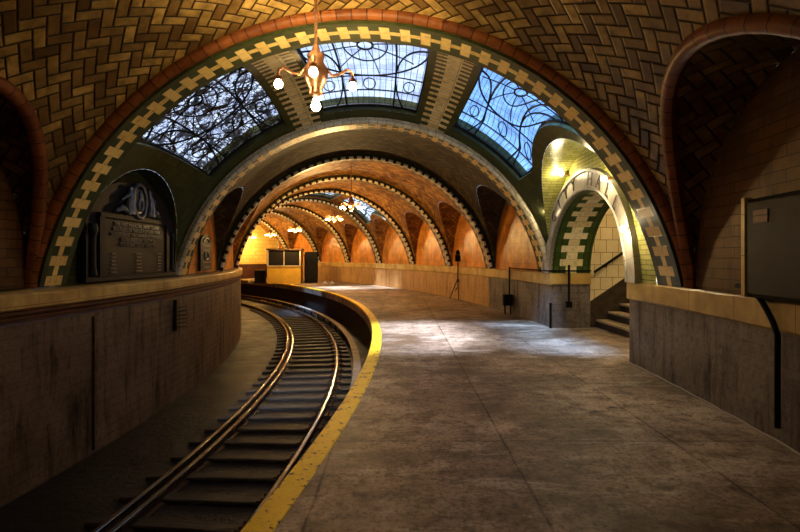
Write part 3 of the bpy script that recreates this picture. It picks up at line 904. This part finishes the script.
# ------------------------------------------------------------ memorial plaque
def plaque():
    s0, s1 = 1.125, 1.90
    sm = 4.35
    sc0 = (s0+s1)/2; base = Q(sc0, -HW+.0, ZB)
    W = (s1-s0)*sm/2
    r = empty('memorial_plaque', base); off = base.copy()
    def T(a, b, d):     # a metres, positive towards the camera's right (far), b up, d out of the wall
        return Q(sc0+a/sm, -HW-.10+d, ZB+.02+b)-off
    def ap(): return MB()
    m = ap()
    hw = W-.12
    top = [( -hw, 0), (hw, 0), (hw, .95)]+[(hw*.98*cos(t*pi/14), .95+.75*sin(t*pi/14)) for t in range(1, 14)]+[(-hw, .95)]
    m.prism(top, T, 0, .08); m.build('back_panel', [M['bronze']], r)
    m = ap()
    for (x0, x1, z0, z1) in ((-hw, hw, 0, .07), (-hw*.76, hw*.76, 1.02, 1.09), (-hw*.78, -hw*.70, .07, 1.02), (hw*.70, hw*.78, .07, 1.02), (-hw, -hw+.05, .07, .9), (hw-.05, hw, .07, .9)):
        m.box(x0, x1, z0, z1, .08, .13, T=lambda x, y, z: T(x, y, z))
    m.build('frame_moulding', [M['bronze']], r)
    m = ap(); m.box(-hw*.69, hw*.69, .08, 1.0, .08, .1, T=T); m.build('text_tablet', [M['bronze']], r)
    # medallion with ship-like figure group: oval ring and swags
    m = ap()
    m.tube([T(.24*cos(t*pi/14), 1.38+.30*sin(t*pi/14), .12) for t in range(29)], .035, 8, 0, False)
    m.lathe([(0, 0)], 1) if False else None
    m.prism([(.17*cos(t*pi/10), 1.38+.22*sin(t*pi/10)) for t in range(20)], T, .08, .12)
    for sx in (-1, 1):
        m.tube([T(sx*(.03+.05*sin(j)), 1.2+.06*j, .13) for j in range(7)], .03, 6, 0, True, True, [.02, .035, .04, .03, .035, .03, .02])
    m.build('medallion', [M['bronzehi']], r)
    for sx in (-1, 1):
        m = ap()
        m.tube([T(sx*.36, 1.12, .13), T(sx*.38, 1.3, .14), T(sx*.36, 1.45, .14), T(sx*.33, 1.56, .13)], .06, 8, 0, True, True, [.09, .075, .06, .03])
        m.tube([T(sx*.34, 1.62, .13), T(sx*.33, 1.58, .14), T(sx*.335, 1.53, .13)], .04, 8, 0, True, True, [.01, .045, .02])
        m.tube([T(sx*.36, 1.46, .14), T(sx*.5, 1.42, .15), T(sx*.62, 1.34, .13)], .03, 6, 0, True, True, [.04, .03, .02])
        m.tube([T(sx*.42, 1.14, .12), T(sx*.6, 1.22, .13), T(sx*.78, 1.14, .12)], .05, 8, 0, True, True, [.04, .06, .03])
        m.build('relief_figure', [M['bronzehi']], r)
    m = ap()
    lines = ['THE FIRST MUNICIPAL RAPID TRANSIT', 'RAILROAD OF THE CITY OF NEW YORK', 'SUGGESTED BY THE CHAMBER OF COMMERCE', 'AUTHORIZED BY THE STATE', 'CONSTRUCTED BY THE CITY']
    for i, tx in enumerate(lines):
        add_text(m, tx, .092 if i != 2 else .085, lambda v, i=i: T(v.x, .93-i*.085+v.y, .102+max(v.z, 0)), 0, .01)
    # three illegible columns of small type
    for cx_ in (-.72, 0, .72):
        for j in range(6):
            w = .26 if cx_ == 0 else .2
            rr = random.Random(j*7+int(cx_*10)); w *= rr.uniform(.6, 1)
            m.box(cx_*hw*.72-w/2, cx_*hw*.72+w/2, .12+j*.062, .14+j*.062, .1, .11, T=T)
    m.build('lettering', [M['bronzehi']], r)
    for sx in (-1, 1):
        m = ap(); m.lathe([(.001, 0), (.001, 0)], 3)
        m = ap()
        m.tube([T(sx*hw*.88, .1+j*.1, .11) for j in range(9)], .05, 8, 0, True, True, [.07, .05, .045, .045, .045, .045, .05, .08, .06])
        m.build('side_scroll', [M['bronze']], r)
    tag(r, 'large dark bronze memorial plaque with relief medallion and raised lettering', 'plaque')
    # small plaque further along, beyond the second arch
    b2 = Q(2.5, -HW, ZB); r2 = empty('small_plaque', b2)
    def T2(a, b, d): return Q(2.5+a/2.6, -HW-.10+d, ZB+.05+b)-b2
    m = MB(); pl = [(-.36, 0), (.36, 0), (.36, .7)]+[(.36*cos(t*pi/8), .7+.22*sin(t*pi/8)) for t in range(1, 8)]+[(-.36, .7)]
    m.prism(pl, T2, 0, .06); m.build('panel', [M['bronze']], r2)
    m = MB()
    for z in (.08, .2, .5, .62): m.box(-.26, .26, z, z+.03, .06, .075, T=T2)
    m.tube([T2(.14*cos(t*pi/8), .38+.1*sin(t*pi/8), .07) for t in range(17)], .015, 6, 0, False)
    m.tube([T2(.2*cos(t*pi/8), .72+.1*sin(t*pi/8), .07) for t in range(9)], .02, 6, 0, True)
    m.build('relief', [M['bronzehi']], r2)
    tag(r2, 'small arched bronze tablet on the track wall beyond the large plaque', 'plaque')
plaque()

# ------------------------------------------------------------ booth, stand, box, pipes
def booth():
    r = empty('ticket_booth', (-7.35, 32.4, 0), R_(6))
    m = MB(); m.box(-1.03, 1.03, -.75, .75, 0, 1.1); m.build('lower_panel', [M['yellowpanel']], r)
    for x in (-1.0, .0, 1.0):
        m = MB(); m.box(x-(.05 if x else .025), x+(.05 if x else .025), -.78, -.70, 1.1, 2.1); m.build('post', [M['palewood']], r)
    for x in (-1.0, 1.0):
        m = MB(); m.box(x-.05, x+.05, .68, .78, 1.1, 2.1); m.build('post', [M['palewood']], r)
    m = MB(); m.box(-1.1, 1.1, -.82, .82, 2.1, 2.2); m.build('roof', [M['brownwood']], r)
    m = MB(); m.box(-1.05, 1.05, -.79, -.74, 1.08, 1.14); m.box(-1.05, -1.0, -.77, .77, 1.08, 1.14); m.box(1.0, 1.05, -.77, .77, 1.08, 1.14); m.build('counter', [M['palewood']], r)
    m = MB(); m.box(-.95, -.03, -.745, -.735, 1.14, 2.08); m.box(.03, .95, -.745, -.735, 1.14, 2.08)
    m.box(.99, 1.0, -.68, .66, 1.14, 2.08); m.box(-1.0, -.99, -.68, .66, 1.14, 2.08); m.build('window_panes', [M['blackglass']], r)
    tag(r, 'mustard yellow ticket booth with dark windows at the far end', 'booth')
    # lean-to dark locker to its right
    r = empty('dark_locker', (-5.75, 32.7, 0), R_(8))
    m = MB(); m.box(-.42, .42, -.3, .3, .05, 2.0); m.build('body', [M['blacksteel']], r)
    for x in (-.2, .2):
        m = MB(); m.box(x-.19, x+.19, -.325, -.30, .1, 1.95); d = m.build('door', [M['iron']], r)
        h = MB(); h.box(x-.02*(1 if x > 0 else -1)-.015+(.13 if x < 0 else -.13), x+.015+(.13 if x < 0 else -.13), -.35, -.325, .95, 1.1); h.build('handle', [M['rust']], d)
    m = MB(); m.box(-.4, .4, -.28, .28, 0, .05); m.build('plinth', [M['iron']], r)
    tag(r, 'tall dark locker standing against the booth on its right', 'locker')
    r = empty('low_cabinet', (-8.85, 32.0, 0), R_(4))
    m = MB(); m.box(-.3, .3, -.3, .3, .06, .8); m.build('body', [M['blacksteel']], r)
    m = MB(); m.box(-.33, .33, -.33, .33, .8, .86); m.build('top', [M['brownwood']], r)
    m = MB(); m.box(-.27, .27, -.32, -.3, .1, .76); m.build('door', [M['iron']], r)
    for x in (-.25, .25):
        m = MB(); m.box(x-.04, x+.04, -.25, .25, 0, .06); m.build('foot', [M['iron']], r)
    tag(r, 'low black cabinet beside the yellow booth on the track side', 'cabinet')
    for i, (x, y, a) in enumerate(((-4.55, 30.6, .3), (-4.15, 30.9, -.4), (-9.55, 32.2, .2))):
        rr = random.Random(i); m = MB()
        m.lathe([(.001, 0), (.13, .0), (.16, .04), (.13, .09), (.07, .14), (.03, .2), (.001, .21)], 10)
        m.v = [(v[0]*rr.uniform(.9, 1.25), v[1]*rr.uniform(.8, 1.2), v[2]) for v in m.v]
        o = m.build('white_bag', [M['whiterag']]); o.location = (x, y, 0); o.rotation_euler = (0, 0, a)
        tag(o, ('crumpled white bag on the far platform right of the dark locker, nearer the booth',
                'crumpled white bag on the far platform, farther from the booth than its neighbour',
                'crumpled white bag at the track side of the black cabinet')[i], 'bag', 'white bags near the booth')
booth()

def tripod():
    b = Vector((2.28, 19.9, 0)); r = empty('tripod_lamp', b)
    m = MB(); m.tube([(0, 0, .55), (0, 0, 1.5)], .022, 8); m.build('pole', [M['iron']], r)
    for i in range(3):
        a = 2*pi*i/3+.5
        m = MB(); m.tube([(0, 0, .85), (.18*cos(a), .18*sin(a), .42), (.36*cos(a), .36*sin(a), .02)], .018, 6); m.build('leg', [M['iron']], r)
    m = MB(); m.tube([(.0, .0, .5), (.19, .0, .36)], .01, 6); m.tube([(0, 0, .5), (-.1, .16, .36)], .01, 6); m.tube([(0, 0, .5), (-.1, -.16, .36)], .01, 6); m.build('brace', [M['iron']], r)
    m = MB(); m.box(-.1, .1, -.07, .07, 1.5, 1.76); m.lathe([(.001, .0), (.075, .02), (.085, .1), (.06, .16), (.03, .2)], 12, (0, 0, 1.76)); m.build('lamp_head', [M['blacksteel']], r)
    tag(r, 'black tripod work lamp standing against the amber wall', 'tripod lamp')
tripod()
def pipes():
    # dropping conduit with a box on two legs
    s = s_of_right(math.degrees(math.asin((14.95-9)/44.7)))
    b = Q(s, HW-.1, 0); r = empty('switch_box', b)
    m = MB(); m.tube([Q(s, HW-.07, 1.4)-b, Q(s, HW-.07, .9)-b, Q(s, HW-.07, .55)-b], .022, 8); m.build('conduit', [M['iron']], r)
    m = MB(); m.box(-.17, .10, -.13, .03, .26, .58); m.build('box_body', [M['blacksteel']], r)
    m = MB(); m.box(-.14, .07, -.15, -.13, .29, .55); m.build('box_door', [M['iron']], r)
    for x in (-.12, .05):
        m = MB(); m.box(x-.02, x+.02, -.09, -.05, 0, .26); m.build('leg', [M['iron']], r)
    tag(r, 'small black electrical box on legs under a vertical conduit by the right wall', 'electrical box')
    # horizontal conduit on the ledge
    m = MB(); m.tube([Q(lerp(s, E2, i/14), HW-.075, 1.36) for i in range(15)]+[Q(E2-.008, HW+.3, 1.36), Q(E2-.008, JD, 1.36)], .018, 6)
    o = m.build('conduit_pipe', [M['iron']]); tag(o, 'thin black conduit running along the top of the ochre ledge to the entrance', 'pipe')
    # vertical conduit on the jamb
    b = Q(E2-.02, HW+.38, 0); r = empty('jamb_conduit', b)
    m = MB(); m.tube([(0, 0, 1.5), (0, 0, .62)], .028, 8); m.build('pipe', [M['iron']], r)
    m = MB(); m.box(-.06, .06, -.05, .05, .5, .64); m.build('end_box', [M['blacksteel']], r)
    tag(r, 'black vertical pipe on the entrance pillar ending in a small box', 'pipe')
    b = Q(E2-.004, HW-.035, 0); r = MB(); r.tube([(0, 0, 0), (0, 0, .35), (0, 0, .6)], .03, 8)
    o = r.build('corner_guard', [M['iron']]); o.location = b; tag(o, 'short black guard post at the foot of the entrance pillar corner', 'corner guard')
    # near right curved hose and pale cable
    m = MB()
    P = []
    for i in range(15):
        t = i/14
        Y = lerp(5.15, 4.52, min(1, t*1.8)); z = 1.40-.02*t if t < .2 else 1.38-(t-.2)**1.5*1.7
        th_ = math.degrees(math.asin((Y-9)/44.7)); P.append(PT(th_, HW-.09, max(z, .06)))
    m.tube(P, .026, 8)
    o = m.build('black_hose', [M['iron']]); tag(o, 'thick black hose curving over the near right ledge and down the wall', 'hose')
    m = MB()
    m.tube([PT(lerp(-1.2, -9.5, i/40), HW-.035-.008*sin(i*1.7), .012) for i in range(41)], .011, 6)
    o = m.build('floor_cable', [M['cable']]); tag(o, 'thin pale cable along the foot of the near right wall', 'cable')
    # wall cabinet above near right ledge
    tha, thb = math.degrees(math.asin((4.88-9)/44.7)), math.degrees(math.asin((3.95-9)/44.7))
    c = PT((tha+thb)/2, HW, ZB); r = empty('wall_cabinet', c, R_((tha+thb)/2))
    m = MB(); m.box(-.14, .12, -.5, .5, .02, .96); m.build('body', [M['blacksteel']], r)
    m = MB(); m.box(-.17, -.10, .47, .53, .02, .98); m.build('edge_strip', [M['band']], r)['label'] = 'pale ochre upright strip'
    m = MB(); m.box(-.17, -.14, -.46, .42, .06, .92); m.build('door', [M['iron']], r)
    m = MB(); m.box(-.178, -.17, .1, .32, .72, .84); m.build('notice', [M['maroon']], r)
    tag(r, 'black wall cabinet with a pale upright edge above the near right ledge', 'cabinet')
    # ladder-like bracket on the track wall
    b = Q(1.78, -4.09, .2); r = empty('rung_bracket', b)
    def T(a, h, d): return Q(1.78+a/4.3, -4.09+d, .2+h)-b
    m = MB(); m.tube([T(0, 0, .05), T(0, .25, .05), T(0.02, .62, .05)], .04, 6); m.build('spine', [M['iron']], r)
    for j in range(6):
        m = MB(); m.tube([T(0, .08+j*.075, .05), T(.5, .02+j*.085, .08)], .018, 6); m.build('rung', [M['iron']], r)
    tag(r, 'black iron bracket with short rungs on the track wall below the ledge', 'bracket')
    for i, sx in enumerate((1.16,)):
        m = MB(); m.tube([Q(sx, -4.075, z) for z in (-1.2, -.4, .3, .80)], .018, 8)
        o = m.build('wall_conduit', [M['rust']]); tag(o, ('rusty vertical conduit on the track wall under the large plaque', 'rusty vertical conduit on the dark near end of the track wall')[i], 'pipe')
pipes()

# ------------------------------------------------------------ light
w = D.worlds.new('World'); sc.world = w; w.use_nodes = True
bg = w.node_tree.nodes['Background']; bg.inputs[0].default_value = (.62, .76, 1.0, 1); bg.inputs[1].default_value = 2.1
sun = D.lights.new('daylight', 'SUN'); sun.energy = 31; sun.angle = R_(14); sun.color = (.88, .93, 1.0)
so = D.objects.new('daylight', sun); COL.objects.link(so)
so.rotation_euler = Vector((-1.0, -1.7, 5.0)).to_track_quat('Z', 'Y').to_euler(); so['kind'] = 'helper'

cam = D.cameras.new('camera'); co = D.objects.new('camera', cam); COL.objects.link(co)
cam.sensor_width = 36; cam.lens = 36*505/800; cam.clip_start = .05; cam.clip_end = 200
co.location = (0, 0, 1.7); co.rotation_euler = (R_(90), 0, 0)
cam.shift_y = -(266-256.5)/800
sc.camera = co
vs = sc.view_settings; vs.view_transform = 'Standard'; vs.look = 'None'; vs.gamma = 1; vs.use_curve_mapping = False
vs.exposure = 0
sc.cycles.max_bounces = 6; sc.cycles.diffuse_bounces = 2; sc.cycles.transparent_max_bounces = 12
sc.cycles.sample_clamp_indirect = 3; sc.cycles.use_denoising = True
sc.cycles.caustics_reflective = False; sc.cycles.caustics_refractive = False
